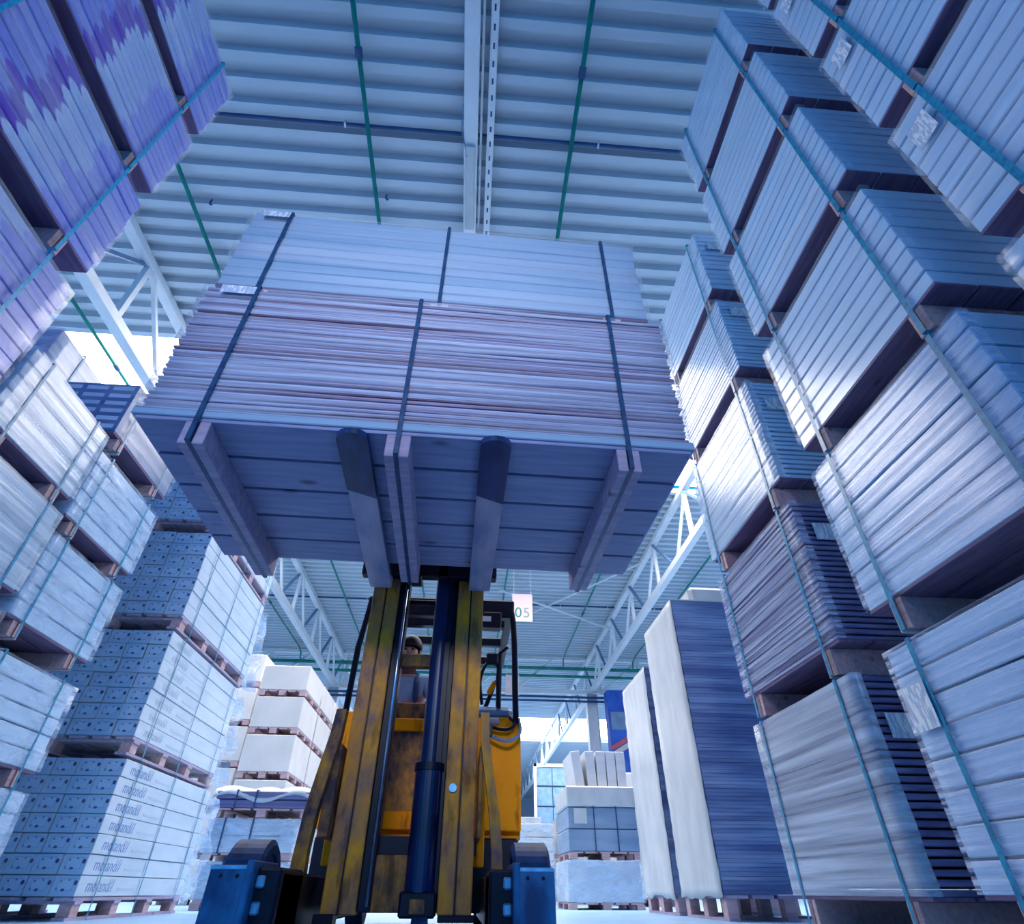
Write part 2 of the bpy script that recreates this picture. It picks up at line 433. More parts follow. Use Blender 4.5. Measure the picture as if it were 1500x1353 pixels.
def pallet_load(name, label, group, loc, rz, L_, D, H, n, cat='pallet load', skid=.12, battens=(), mat='pack', jit=.006, deck='deck', film_m=None, film_d=None,
                straps=None, strap_m='strap', lab=None, layer='board_pack', gap=.006, last=None, nd=5, batt_m='woodpink', strap_w=.022, lmats=None, bw=.045, ffront=False, zf0=0.0, endlab=None):
    """local frame: x along the load, y from its visible face inwards, z up from the foot of its battens"""
    t = empty(name, loc, rz, label, cat, group)
    # crosswise battens: two planks with a slot for the strap
    for bx in battens:
        mb = MB()
        mb.box(bx-bw-.006, bx-.006, .0, D, 0, skid, .003)
        mb.box(bx+.006, bx+bw+.006, .0, D, 0, skid, .003)
        mb.build('batten', M[batt_m], t)
    dw = (D - .02*(nd-1))/nd
    for i in range(nd):
        y = dw/2 + i*(dw+.02)
        put('deck_board', boxm(L_, dw, .018, deck, .002), t, (0, y, skid+.009))
    z = skid+.018
    h = (H - z)/n
    for i in range(n):
        m_ = mat if not lmats else lmats[i % len(lmats)]
        hh = h-gap
        o = put(layer, boxm(L_, D, hh, m_, min(.006, hh*.3)), t, (random.uniform(-jit, jit), D/2 + random.uniform(-jit*.5, jit*.5), z+h*(i+.5)-gap/2))
    if film_m: wrapped(L_, D, skid+.02+zf0, H-.002, film_d or .012, film_m, t, front=ffront)
    for s_ in (straps if straps is not None else battens):
        frame_loop(s_, strap_w, -(film_d or .012)-.004-jit, D+.012+jit, .0, H+.006).build('strap', M[strap_m], t)
    if endlab:
        ly, lz, lw, lh = endlab
        MB().box(L_/2+.022, L_/2+.024, ly-lw/2, ly+lw/2, lz-lh/2, lz+lh/2).build('end_label', M['label'], t, label='printed paper label on the ribbed end')
    if lab:
        lx, lz, lw, lh = lab
        MB().box(lx-lw/2, lx+lw/2, -.030, -.0285, lz-lh/2, lz+lh/2).build('label', M['label'], t, label='printed paper label')
    return t

# ------------------------------------------------------------------ the setting
def corrugated():
    bm = bmesh.new()
    P = .31
    y = -14.0
    prof = []
    k = 0
    while y < 76:
        if 7.95 < y < 12.2 or 38 < y < 44.6 or -8 < y < -4: pass
        prof.append((y, 9.0)); prof.append((y+.12, 9.0)); prof.append((y+.15, 9.13)); prof.append((y+.28, 9.13))
        y += P
    prof.append((y, 9.0))
    xs = (-17, 17)
    rows = [[bm.verts.new((x, py, pz)) for x in xs] for py, pz in prof]
    for a, b, (ya, _) in zip(rows, rows[1:], prof):
        if 7.85 < ya < 12.2 or 37.9 < ya < 44.6: continue
        bm.faces.new((a[0], b[0], b[1], a[1]))
    for f in bm.faces: f.normal_flip() if f.normal.z > 0 else None
    me = bpy.data.meshes.new('ceiling'); bm.to_mesh(me); bm.free()
    me.materials.append(noisy('pale_blue_roof_sheet', (.46, .55, .64), (.52, .60, .68), (.3, .3, .3), .5, rnd=False))
    return tag(put('ceiling', me), kind='structure')
corrugated()
sky_m = emit('daylit_skylight_sheet', SKY_COL, SKY_E)
for i, (a, b) in enumerate(((7.85, 12.2), (37.9, 44.6))):
    tag(MB().box(-17, 17, a, b, 9.14, 9.16).build('window_%d' % (i+1), sky_m), kind='structure')
floor_m = noisy('pale_blue_concrete', (.30, .52, .78), (.38, .60, .85), (1, 1, 1), .35, .02, rnd=False, nscale=1.5)
tag(MB().box(-20, 20, -14, 78, -.05, 0).build('floor', floor_m), kind='structure')
wall_m = noisy('pale_wall_panel', (.40, .56, .76), (.48, .62, .80), (.2, 3, .2), .6, rnd=False)
tag(MB().box(-17.2, -17, -14, 76, 0, 9.1).build('wall_left', wall_m), kind='structure')
tag(MB().box(17, 17.2, -14, 76, 0, 9.1).build('wall_right', wall_m), kind='structure')
tag(MB().box(-17, 17, 76, 76.2, 0, 9.1).build('wall_back', wall_m), kind='structure')

# roof trusses running along the aisle
def truss(name, label, X, y0, y1, zb=7.42, zt=8.92, pitch=3.0, cross=False, grp=None):
    t = empty(name, (X, y0, zb), 0 if not cross else -PI/2, label, 'roof truss', grp)
    Ln = y1-y0
    MB().box(-.09, .09, 0, Ln, -.09, .09).build('bottom_chord', M['steel'], t)
    MB().box(-.09, .09, 0, Ln, zt-zb-.09, zt-zb+.07).build('top_chord', M['steel'], t)
    post = MB().box(-.05, .05, -.05, .05, .09, zt-zb-.09).mesh('post', M['steel'])
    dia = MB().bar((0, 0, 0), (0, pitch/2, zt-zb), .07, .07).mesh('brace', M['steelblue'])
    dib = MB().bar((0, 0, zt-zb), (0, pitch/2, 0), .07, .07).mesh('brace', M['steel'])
    n = int(Ln/pitch)
    if cross:
        post = MB().box(-.07, .07, -.07, .07, .09, zt-zb-.09).mesh('post', M['steel'])
        dia = MB().bar((0, 0, 0), (0, pitch, zt-zb), .12, .12).mesh('brace', M['steel'])
        for i in range(int(Ln/pitch)):
            put('post', post, t, (0, .2+i*pitch, 0)); put('brace', dia, t, (0, .2+i*pitch, 0))
        return t
    for i in range(n):
        y = .6+i*pitch
        if y+pitch > Ln: break
        put('post', post, t, (0, y, 0))
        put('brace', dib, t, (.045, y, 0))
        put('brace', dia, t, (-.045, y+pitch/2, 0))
    return t
truss('roof_truss', 'white lattice truss under the roof left of the aisle, above the carton stacks', -6.0, 2.5, 74)
truss('roof_truss', 'white lattice truss under the roof right of the aisle, above the tall wrapped towers', 5.55, 2.5, 74)
for X0, X1, lb in ((-5.8, 5.4, 'white cross truss spanning the aisle between the two long trusses'), (-16.9, -6.2, 'white cross truss running from the left long truss to the left wall'), (5.8, 16.9, 'white cross truss running from the right long truss to the right wall')):
    t = truss('cross_truss', lb, X0, 0, X1-X0, pitch=1.9, cross=True)
    t.location = (X0, 26.2, 7.42)
def pillar(X, Y, lb):
    t = empty('steel_column', (X, Y, 0), 0, lb, 'column', None)
    mb = MB()
    mb.box(-.24, .24, -.02, .02, .03, 7.3); mb.box(-.25, -.22, -.2, .2, .03, 7.3); mb.box(.22, .25, -.2, .2, .03, 7.3)
    mb.build('shaft', M['steel'], t)
    MB().box(-.35, .35, -.3, .3, 0, .03).build('base_plate', M['steel'], t)
    MB().box(-.35, .35, -.3, .3, 7.3, 7.33).build('cap_plate', M['steel'], t)
    return t
pillar(5.55, 26.2, 'pale steel column under the right truss beside the blue box')
pillar(-6.0, 26.2, 'pale steel column under the left truss behind the truck mast')
# diagonal roof bracing
def wires(name, cat, label, group, a, b, r, mat, clips=0):
    t = MB().cyl(a, b, r, seg=8).build(name, M[mat], smooth=True)
    return tag(t, label, cat, group)
wires('roof_brace', 'roof brace', 'thin white diagonal brace under the roof towards the right truss', None, (.9, 18.6, 8.8), (5.5, 21.4, 8.6), .05, 'steel')
wires('roof_brace', 'roof brace', 'thin white diagonal brace under the roof crossing towards the far aisle', None, (5.5, 16.2, 8.85), (1.6, 21.6, 8.8), .04, 'steel')
# green pipes along the aisle
gx = [(-7.73, 'green pipe under the roof, farthest left beyond the left truss'), (-4.8, 'green pipe under the roof just right of the left truss'), (-1.86, 'green pipe under the roof, left of the central white light rail'),
      (1.09, 'green pipe under the roof, right of the central white light rail'), (4.3, 'green pipe under the roof just left of the right truss'), (7.6, 'green pipe under the roof, farthest right beyond the right truss')]
for X, lb in gx:
    t = empty('sprinkler_pipe', (X, 0, 8.86), 0, lb, 'pipe', 'green pipes under the roof')
    MB().tube([(0, -3, 0), (0, 25.4, 0), (0, 25.9, -.10), (0, 26.0, -.36)], .032).build('pipe_run', M['green'], t, smooth=True)
    cl = MB().cyl((0, -.06, 0), (0, .06, 0), .05, seg=10).mesh('coupling', M['navypipe'])
    for y in (2.6, 8.6, 14.6, 20.6): put('coupling', cl, t, (0, y, 0))
for z, r, mt, lb in ((8.40, .085, 'green', 'thick green main pipe crossing the hall in front of the cross truss'), (8.05, .07, 'green', 'second green pipe crossing the hall just below the thick one')):
    wires('main_pipe', 'pipe', lb, None, (-16, 26.0, z), (16, 26.0, z), r, mt)
for z, lb in ((7.12, 'upper dark blue conduit under the cross truss'), (6.95, 'lower dark blue conduit under the cross truss')):
    wires('conduit', 'conduit', lb, None, (-16, 25.9, z), (16, 25.9, z), .05, 'navypipe')
for y, lb in ((3.53, 'dark blue pipe crossing the roof above the lifted load'), (20.2, 'dark blue pipe crossing the roof far down the aisle')):
    t = empty('cross_pipe', (0, y, 8.97), 0, lb, 'pipe', None)
    MB().cyl((-16, 0, 0), (16, 0, 0), .028, seg=10).build('pipe_run', M['navypipe'], t, smooth=True)
    cl = MB().box(-.012, .012, -.035, .035, -.04, .07).mesh('bracket', M['steel'])
    for i in range(10): put('bracket', cl, t, (-9.6+i*1.85, 0, 0))
# the central light rail, its tray and small hooks
t = empty('light_rail', (-.38, 0, 8.87), 0, 'wide white enclosed rail running along the middle of the roof', 'light rail')
MB().box(-.10, .10, -4, 7.7, -.07, .06, .01).build('housing', M['steel'], t)
MB().box(-.07, .07, 3.6, 4.9, -.12, -.07, .01).build('end_box', M['white'], t)
MB().tube([(-.12, 3.1, -.02), (-.13, 3.4, -.05), (-.05, 3.75, -.12)], .008).build('cable', M['steelblue'], t)
MB().box(.13, .16, 1.9, 4.9, -.05, .02).build('side_strip', M['white'], t)
t = empty('cable_tray', (-.10, 0, 8.9), 0, 'narrow perforated cable tray beside the white rail', 'cable tray')
MB().box(-.045, .045, -4, 7.7, -.02, 0).build('tray', M['steel'], t)
MB().box(-.05, -.04, -4, 7.7, -.03, .03).build('side_flange', M['steel'], t)
MB().box(.04, .05, -4, 7.7, -.03, .03).build('side_flange', M['steel'], t)
hole = MB().box(-.012, .012, -.035, .035, -.024, -.018).mesh('slot', M['navypipe'])
for i in range(26): put('slot', hole, t, (0, 1.6+i*.2, 0))
for i, (X, Y, lb) in enumerate(((-1.72, 4.55, 'small dark hook under the roof beside the green pipe, above the lifted load'), (-4.55, 4.85, 'small dark hook under the roof beside the left green pipe'))):
    o = MB().tube([(0, 0, .12), (0, 0, .02), (.02, 0, -.03), (.05, 0, -.02)], .014).build('ceiling_hook', M['navypipe'], loc=(X, Y, 8.9))
    tag(o, lb, 'hook')

def text_mesh(s, size, mat, ext=.002):
    c = bpy.data.curves.new('txt', 'FONT')
    c.body = s; c.size = size; c.extrude = ext; c.align_x = 'CENTER'; c.align_y = 'CENTER'
    o = bpy.data.objects.new('txt', c)
    C.objects.link(o)
    dg = bpy.context.evaluated_depsgraph_get()
    me = bpy.data.meshes.new_from_object(o.evaluated_get(dg))
    bpy.data.objects.remove(o)
    me.materials.clear(); me.materials.append(mat)
    return me
# aisle signs hanging on two wires
def sign(X, Y, zt, wd, hg, txt, label):
    t = empty('aisle_sign', (X, Y, zt-hg), 0, label, 'sign', None)
    MB().box(-wd/2, wd/2, -.008, .008, 0, hg).build('board', M['signpink'], t)
    for s in (-1, 1):
        MB().cyl((s*wd*.42, 0, hg), (s*wd*.42, 0, 9.03-zt+hg), .008, seg=6).build('hanging_wire', M['steel'], t)
    if txt:
        put('digit', text_mesh(txt[0], hg*.52, M['greenink']), t, (-wd*.20, -.012, hg*.30), (PI/2, 0, 0), 'green digit')
        put('digit', text_mesh(txt[1], hg*.52, M['greyink']), t, (wd*.20, -.012, hg*.30), (PI/2, 0, 0), 'grey-green digit')
    return t
sign(1.49, 16.1, 7.52, .62, .88, '05', 'pale pink hanging sign reading 05 above the aisle')
sign(1.86, 25.0, 7.75, .6, .85, None, 'small pale pink hanging sign farther down the aisle, behind the 05 sign')
sign(-2.52, 19.5, 7.85, .34, .9, None, 'narrow pale hanging sign seen over the driver between the mast rails')

# ------------------------------------------------------------------ right row of stacks (faces at X = 2.4)
RZ = -PI/2   # local -y faces the aisle on the right
XR = 2.4
ordn = ['lowest', 'second', 'third', 'fourth', 'fifth', 'topmost']
rb0 = [.0, 1.36, 2.64, 3.95, 5.26, 6.58]
rt0 = [1.31, 2.60, 3.90, 5.24, 6.56, 7.92]
def row_right(tag_, group, y0, y1, bots, tops, depth, **k):
    cy_ = (y0+y1)/2; L_ = y1-y0
    for i, (b, tp) in enumerate(zip(bots, tops)):
        kk = dict(k); kk['ffront'] = True
        for q in list(kk):
            if isinstance(kk[q], list) and q.endswith('_each'): kk[q[:-5]] = kk.pop(q)[i]
        nm = ordn[i] if i < len(bots)-1 else 'topmost'
        pallet_load('pallet_load', tag_ % nm, group, (XR + random.uniform(0, .012), cy_, b), RZ, L_, depth, tp-b, **kk)
# local x = -worldY offset on the right side
row_right('pale striped pack stack in the nearest right column, %s tier', 'near right stacks', -.25, 1.30, [0, 1.34, 2.62, 3.88, 5.16, 6.44], [1.31, 2.59, 3.86, 5.12, 6.42, 7.7], 1.3,
          n=9, battens=(-.50, .45), mat='pack', film_m='film', gap=.014, skid=.15, straps=(-.50, .45), strap_w=.036, lab=(-.62, .98, .14, .2), jit=.005, batt_m='woodpink', deck='wooddark')
row_right('pale striped pack stack with dark ends in the second right column, %s tier', 'second right stacks', 1.61, 3.06, rb0, rt0, 1.3,
          n_each=[8, 8, 9, 10, 10, 11], battens=(-.50, .54), mat='pack', film_m_each=['filmload', 'filmload', 'film', 'film', 'film', 'film'], gap=.013, skid=.18, straps=(-.50, .54), strap_w=.034, jit=.004, batt_m='woodpink', deck='wooddark',
          lab_each=[(-.60, .98, .18, .22), None, None, None, None, None])
row_right('film-wrapped stack with ribbed ends in the third right column, %s tier', 'third right stacks', 3.43, 4.87, [0, 1.34, 2.66, 3.97, 5.20], [1.31, 2.62, 3.95, 5.18, 6.50], 1.2,
          n_each=[26, 26, 22, 20, 12], battens=(-.54, .54), film_d=.014, gap=.012, skid=.17, straps=(-.58, .55), strap_w=.028, jit=.006, batt_m='woodpink', deck='wooddark',
          mat_each=['panel', 'panel', 'pack', 'pack', 'pack'], endlab=(.20, 1.0, .20, .14), film_m_each=['filmthick', 'filmload', 'filmthick', 'film', 'film'])

def tower(name, label, x0, x1, y0, y1, z0, z1, pallet_mat='woodpink', group=None):
    t = empty(name, ((x0+x1)/2, (y0+y1)/2, 0), 0, label, 'wrapped tower', group)
    lx, ly = x1-x0, y1-y0
    # pallet: runners, blocks and deck
    pl = MB()
    for k in range(5):
        xx = -lx/2 + (k+.5)*lx/5
        pl.box(xx-lx/12, xx+lx/12, -ly/2, ly/2, z0-.03, z0-.004)
    p = pl.build('pallet', M['wood'], t)
    for sx_ in (-1, 0, 1):
        MB().box(sx_*(lx/2-.06)-.05, sx_*(lx/2-.06)+.05, -ly/2, ly/2, 0, .022).build('runner', M['wood'], p)
        for sy_ in (-1, 0, 1):
            put('block', boxm(.1, .12, z0-.052, pallet_mat, .002), p, (sx_*(lx/2-.06), sy_*(ly/2-.07), .022+(z0-.052)/2))
    n = 84
    mb = MB()
    for i in range(n):
        h = (z1-z0)/n
        a = random.uniform(-.003, .003); b = random.uniform(-.004, .004)
        mb.box(-lx/2+a, lx/2+a, -ly/2+.012+b, ly/2-.012+b, z0+i*h, z0+(i+.93)*h)
    mb.build('panel_stack', M['dark_pack'], t)
    # pale wrap over the aisle side, top edge and corners
    bm = MB()
    nz, ny = 40, 8
    vs = []
    for j in range(nz+1):
        z = z0-.03 + (z1-z0+.03)*j/nz
        row = []
        for q in range(ny+1):
            y = -ly/2-.008 + (ly+.016)*q/ny
            row.append(bm.bm.verts.new((-lx/2-.016-random.uniform(0, .010), y, z + (random.uniform(-.03, .03) if j == 0 else 0))))
        vs.append(row)
    for a, b in zip(vs, vs[1:]):
        for q in range(ny): bm.bm.faces.new((a[q], a[q+1], b[q+1], b[q]))
    wr = bm.build('side_wrap', M['white'], t, smooth=True)
    md = wr.modifiers.new('thick', 'SOLIDIFY'); md.thickness = .004
    MB().box(-lx/2-.02, lx/2+.01, -ly/2-.01, ly/2+.01, z1, z1+.012).build('top_sheet', M['white'], t)
    wrapped_l = MB()
    return t
tower('wrapped_tower', 'tall tower of dark panels with a pale wrapped side, the nearer and taller of two', XR, XR+1.2, 6.22, 7.38, .19, 3.02)
tower('wrapped_tower', 'tall pale-sided tower standing behind the nearer one, only a dark strip showing', XR+.02, XR+1.2, 7.70, 8.95, .18, 2.68)
o = MB().box(-.28, .28, -.22, .22, 0, .34, .05).build('white_sack', M['white'], loc=(3.05, 6.75, 3.034)); tag(o, 'white sack lying on top of the nearer tall tower', 'sack')

# ------------------------------------------------------------------ left row of stacks (faces at X = -3)
LZ = PI/2
XL = -3.0
pb = [2.44, 3.66, 4.86, 6.06]; pt = [3.60, 4.83, 6.02, 7.28]
lower = [(0.0, 1.2), (1.22, 2.42)]
names = ['second lowest shown', 'third from the top', 'second from the top', 'topmost']
pl_lab = ['lilac and purple printed pack stack near left, fourth from the top', 'lilac and purple printed pack stack near left, third from the top',
          'lilac and purple printed pack stack near left, second from the top', 'lilac and purple printed pack stack near left, topmost']
for i, (b, tp) in enumerate(zip(pb, pt)):
    pallet_load('pallet_load', pl_lab[i], 'purple printed stacks', (XL-.004*i, 1.64, b), LZ, 2.0, 1.2, tp-b, n=[9, 10, 12, 12][i], battens=(-.46, .70), mat='printed', film_m='film', gap=.007,
                skid=.17, straps=(-.46, .70), strap_m='strapbright', strap_w=.028, jit=.012, batt_m='woodpink', deck='wooddark')
for i, (b, tp) in enumerate(lower):
    pallet_load('pallet_load', ['lilac printed pack stack near left, the lowest one standing on the floor', 'lilac printed pack stack near left, second up from the floor'][i], 'purple printed stacks', (XL, 1.64, b), LZ, 2.0, 1.2, tp-b, n=9,
                battens=(-.46, .70), mat='printed', gap=.007, skid=.17, strap_m='strapbright', strap_w=.028, jit=.012, batt_m='woodpink', deck='wooddark')
# glossy wrapped stacks behind the purple ones
gz = [(0, .86), (.87, 1.60), (1.61, 2.33), (2.34, 3.07)]
gl = ['lowest', 'second', 'third', 'topmost']
for i, (b, tp) in enumerate(gz):
    pallet_load('pallet_load', 'glossy film-wrapped pack stack behind the purple stacks, %s tier' % gl[i], 'glossy left stacks', (XL, 3.16, b), LZ, .92, .90, tp-b, n=5, battens=(-.3, .3), mat='pack', film_m='filmthick' if i > 1 else 'film', film_d=.014,
                gap=.007, skid=.11, strap_w=.02, jit=.004, deck='wooddark', batt_m='woodpink')
gz2 = [(0, .72), (.73, 1.42), (1.50, 2.22), (2.26, 2.98), (3.06, 3.72)]
for i, (b, tp) in enumerate(gz2):
    pallet_load('pallet_load', ['pale bagged stack low behind the glossy stacks, on the floor', 'pale bagged stack behind the glossy stacks, second from the floor', 'dark blue gridded packs in crumpled film behind the glossy stacks',
                'crumpled film-wrapped load beside the glossy stacks, under the sticker-covered one', 'dark pack load with rows of pale stickers on its front, left'][i], 'glossy left stacks', (XL-.02, 4.18, b), LZ, .98, .90, tp-b, n=[5, 5, 5, 5, 1][i], battens=(-.36, .3),
                mat='stickers' if i == 4 else 'pack', film_m='filmcrumple' if i < 4 else 'film', film_d=.014, gap=.01, skid=.10, strap_w=.02, jit=.006, deck='wooddark', batt_m='woodpink', cat='pallet load')
gc = [(0, 1.1), (1.11, 2.2), (2.21, 3.3), (3.31, 4.37)]
for i, (b, tp) in enumerate(gc):
    pallet_load('pallet_load', 'pale wrapped load with a plain grey-blue front in the back left row, %s tier' % gl[i], 'back left row', (-3.98, 4.62, b), LZ, 1.9, .9, tp-b, n=6, battens=(-.6, .6), mat='board' if i == 3 else 'pack', film_m='filmthick',
                film_d=.012, gap=.005, skid=.10, strap_w=.02, jit=.004, deck='wooddark', batt_m='woodpink')

# moulding-carton stacks
txt_me = text_mesh('moland//', .125, M['printink'], .0008)
mb = MB()
mb.box(-.17, .17, -.009, .009, -.0008, .0008)
txt2_me = mb.mesh('faint_line', noisy('faint_print', (.40, .52, .68), (.44, .56, .70), (2, 2, 2), .6))
txt3_me = text_mesh('moland//', .11, bpy.data.materials['faint_print'], .0008)
mz = [(0, 1.12), (1.15, 2.28), (2.30, 3.42), (3.44, 4.62)]
for i, (b, tp) in enumerate(mz):
    t = empty('carton_stack', (XL - .02*(i == 1), 6.80, b), LZ, 'pallet stack of small white cartons with dotted ends on the left, %s tier' % gl[i], 'pallet load', 'white carton stacks')
    Ln, D, sk = 2.10, 1.42, .145
    p = MB()
    for k in range(7): p.box(-Ln/2, Ln/2, k*.203, k*.203+.15, sk-.022, sk)
    p = p.build('pallet', M['wood'], t)
    for bx in (-.95, -.32, .32, .95):
        MB().box(bx-.06, bx+.06, 0, D, sk-.044, sk-.022).build('cross_board', M['wood'], p)
        for by in (.06, .71, 1.36):
            put('block', boxm(.12, .10, sk-.066, 'woodpink', .002), p, (bx, by, .022+(sk-.066)/2))
    for by in (.06, .71, 1.36):
        MB().box(-Ln/2, Ln/2, by-.05, by+.05, 0, .022).build('runner', M['wood'], p)
    nl, nc = 7, 7
    hh = (tp-b-sk-.005)/nl; ww = D/nc
    cm = boxm(Ln, ww-.006, hh-.005, 'carton', .004)
    for q in range(nl):
        off = random.uniform(-.008, .008)
        for c in range(nc):
            o = put('carton', cm, t, (random.uniform(-.012, .012), ww*(c+.5)+off, sk+.003+hh*(q+.5)))
            if c == 0 and i < 2:
                put('printed_name', txt_me if i == 0 else txt3_me, o, (-.70, -ww/2+.0015, .0), (PI/2, 0, 0), 'pale blue lettering')
                put('printed_line', txt2_me, o, (-.22, -ww/2+.0015, -.02), (PI/2, 0, 0), 'faint blurred line of print')
    for s_ in (-.78, .0, .86):
        frame_loop(s_, .016, -.012, D+.012, .0, tp-b+.003).build('strap', M['strap'], t)
    wrapped(Ln, D, .02, tp-b, .016, 'filmthin', t, wav=.004)
    if i < 3:
        mb = MB(); nx, nz_ = 8, 12
        g = [[mb.bm.verts.new((Ln/2+.02+(.30+.08*math.sin(a*1.3+i))*q/nx, .03+.10*math.sin(q*1.1+a*.4+i)*q/nx + random.uniform(-.01, .01), .05+(tp-b-.1)*a/nz_)) for q in range(nx+1)] for a in range(nz_+1)]
        for a in range(nz_):
            for q in range(nx): mb.bm.faces.new((g[a][q], g[a][q+1], g[a+1][q+1], g[a+1][q]))
        mb.build('loose_film', M['filmcrumple'], t, smooth=True, label='loose crumpled film hanging off the far end')

# far white pallets on the left
def simple_pallet(parent, lx, ly, h):
    p = MB()
    for k in range(5):
        xx = -lx/2 + (k+.5)*lx/5
        p.box(xx-lx/12, xx+lx/12, -ly/2, ly/2, h-.02, h)
    p = p.build('pallet', M['woodpink'], parent)
    for sx_ in (-1, 0, 1):
        for sy_ in (-1, 0, 1):
            put('block', boxm(.12, .12, h-.02, 'woodpink', .002), p, (sx_*(lx/2-.06), sy_*(ly/2-.06), (h-.02)/2))
    return p
def crate(loc, lx, ly, h, label, group, mat='pack_warm', ph=.1, n=1, film_m=None, cat='pallet load', strap_x=()):
    t = empty('wrapped_pallet', loc, 0, label, cat, group)
    simple_pallet(t, lx, ly, ph)
    for k in range(n):
        hh = (h-ph)/n
        put('pack', boxm(lx, ly, hh-.008, mat, .012), t, (random.uniform(-.01, .01), 0, ph+hh*(k+.5)))
    if film_m:
        f_ = wrapped(lx, ly, ph, h, .012, film_m, t); f_.location = (0, -ly/2, 0)
    for s_ in strap_x:
        fo = frame_loop(s_, .02, -ly/2-.028, ly/2+.028, ph, h+.004); fo.build('strap', M['strapnavy'], t)
    return t
fz = [.0, .62, 1.05, 1.72, 2.42, 3.06]
fz = [(0, .58), (.60, 1.20), (1.22, 1.68), (1.70, 2.38), (2.40, 3.02), (3.04, 3.58)]
for c, (Y, lb) in enumerate(((11.6, 'first'), (12.9, 'second'), (14.2, 'third'))):
    for i, (b, tp) in enumerate(fz):
        crate((-3.45, Y, b), .86, 1.2, tp-b, 'white boxed pallet in the far left stacks, %s row, %s tier' % (lb, ordn[i]), 'far white pallets', 'whitebox', .09, 1, None)
for i, (b, tp) in enumerate(((0, .6), (.62, 1.25), (1.27, 1.95), (1.97, 2.65), (2.67, 3.35), (3.37, 4.0))):
    crate((-4.6, 12.3, b), .9, 1.2, tp-b, 'white boxed pallet behind the far left stacks in the inner column, %s tier' % ordn[i], 'inner white pallets', 'whitebox', .09, 1, None)
for i, (b, tp) in enumerate(((0, .6), (.62, 1.22), (1.24, 1.84), (1.86, 2.45))):
    crate((-3.0, 16.2, b), 1.0, 1.2, tp-b, 'cream pallet far down the left side behind the truck, %s tier' % gl[i], 'distant pallets', 'pack_warm', .1, 1)
# low covered piles right of the carton stacks
crate((-2.62, 9.3, 0), 1.15, 1.2, .48, 'wrapped bundle on a pallet on the floor behind the left wheel', 'covered piles', 'greycover', .1, 2, 'filmcrumple', strap_x=(-.3, .1))
crate((-2.68, 9.3, .49), 1.1, 1.2, .44, 'strapped bundle with a white cover, middle of the low pile', 'covered piles', 'greycover', .07, 2, 'filmcrumple', strap_x=(-.35, .0))
t = crate((-2.62, 9.25, .94), 1.25, 1.1, .30, 'dark bundle on a pink pallet under a grey sheet, top of the low pile', 'covered piles', 'panel', .1, 2, None, strap_x=(-.35, -.1))
mb = MB()
n = 14
g = [[mb.bm.verts.new((-.66+1.32*i/n, -.58+1.16*j/n, .33 + .05*math.sin(i*.7)*math.cos(j*.9) - (.12 if j == 0 or i == n or j == n else 0))) for i in range(n+1)] for j in range(n+1)]
for j in range(n):
    for i in range(n): mb.bm.faces.new((g[j][i], g[j][i+1], g[j+1][i+1], g[j+1][i]))
o = mb.build('cover_sheet', M['greycover'], t, smooth=True)
o.modifiers.new('thick', 'SOLIDIFY').thickness = .004

# pile on the right far down the aisle
crate((2.12, 10.6, 0), 1.1, 1.2, .58, 'bundle in crumpled film on the floor at the far right end of the aisle', 'far right pile', 'greycover', .08, 1, 'filmcrumple')
crate((2.16, 10.6, .59), 1.1, 1.2, .66, 'grey-blue block strapped on a pallet, middle of the far right pile', 'far right pile', 'greyblock', .09, 2, None, strap_x=(-.15, .2))
o = put('white_slab', boxm(1.14, 1.24, .28, 'white', .02), None, (2.16, 10.6, 1.394)); tag(o, 'thick white slab lying on the grey-blue block of the far right pile', 'slab', 'far right pile')
for i in range(5):
    o = put('wooden_crate', boxm(.15, .9, .52, 'pack_warm', .006), None, ([1.83, 2.05, 2.225, 2.39, 2.555][i], 10.6, 1.535+.266)); o.rotation_euler = (0, [-.12, -.05, .0, .0, .0][i], 0)
    tag(o, 'cream upright plank crate on the white slab, ' + ['leftmost and leaning', 'second from left', 'middle one', 'second from right', 'rightmost'][i], 'crate', 'plank crates')
o = put('paper_note', boxm(.2, .004, .2, 'white', .0005), None, (1.80, 9.985, 1.13)); tag(o, 'white paper note stuck on the grey-blue block', 'note')
for i, (X, Y, h) in enumerate(((1.25, 13.2, 1.25), (1.2, 14.8, 1.5))):
    crate((X+.1, Y, 0), .8, 1.0, h, ['pale low pallet of sacks on the floor beyond the right wheel', 'pale taller pallet of sacks farther beyond the right wheel'][i], 'sack pallets', 'white', .12, 5, 'filmcrumple')
# blue box on the column
t = empty('blue_cabinet', (6.35, 25.2, 0), 0, 'tall blue cabinet with a red and white stripe beside the steel column', 'cabinet')
MB().box(-.38, .38, -.3, .3, 0, 7.2, .01).build('body', M['bluebox'], t)
MB().box(-.30, .30, -.32, -.3, 5.6, 6.3).build('panel', M['steelblue'], t)
MB().box(-.42, .42, -.34, -.31, 5.0, 5.16, rot=Matrix.Rotation(-.5, 4, 'Y')).build('stripe', M['redpaint'], t, label='red stripe')
MB().box(-.42, .42, -.34, -.31, 4.75, 4.93, rot=Matrix.Rotation(-.5, 4, 'Y')).build('stripe', M['white'], t, label='white stripe')
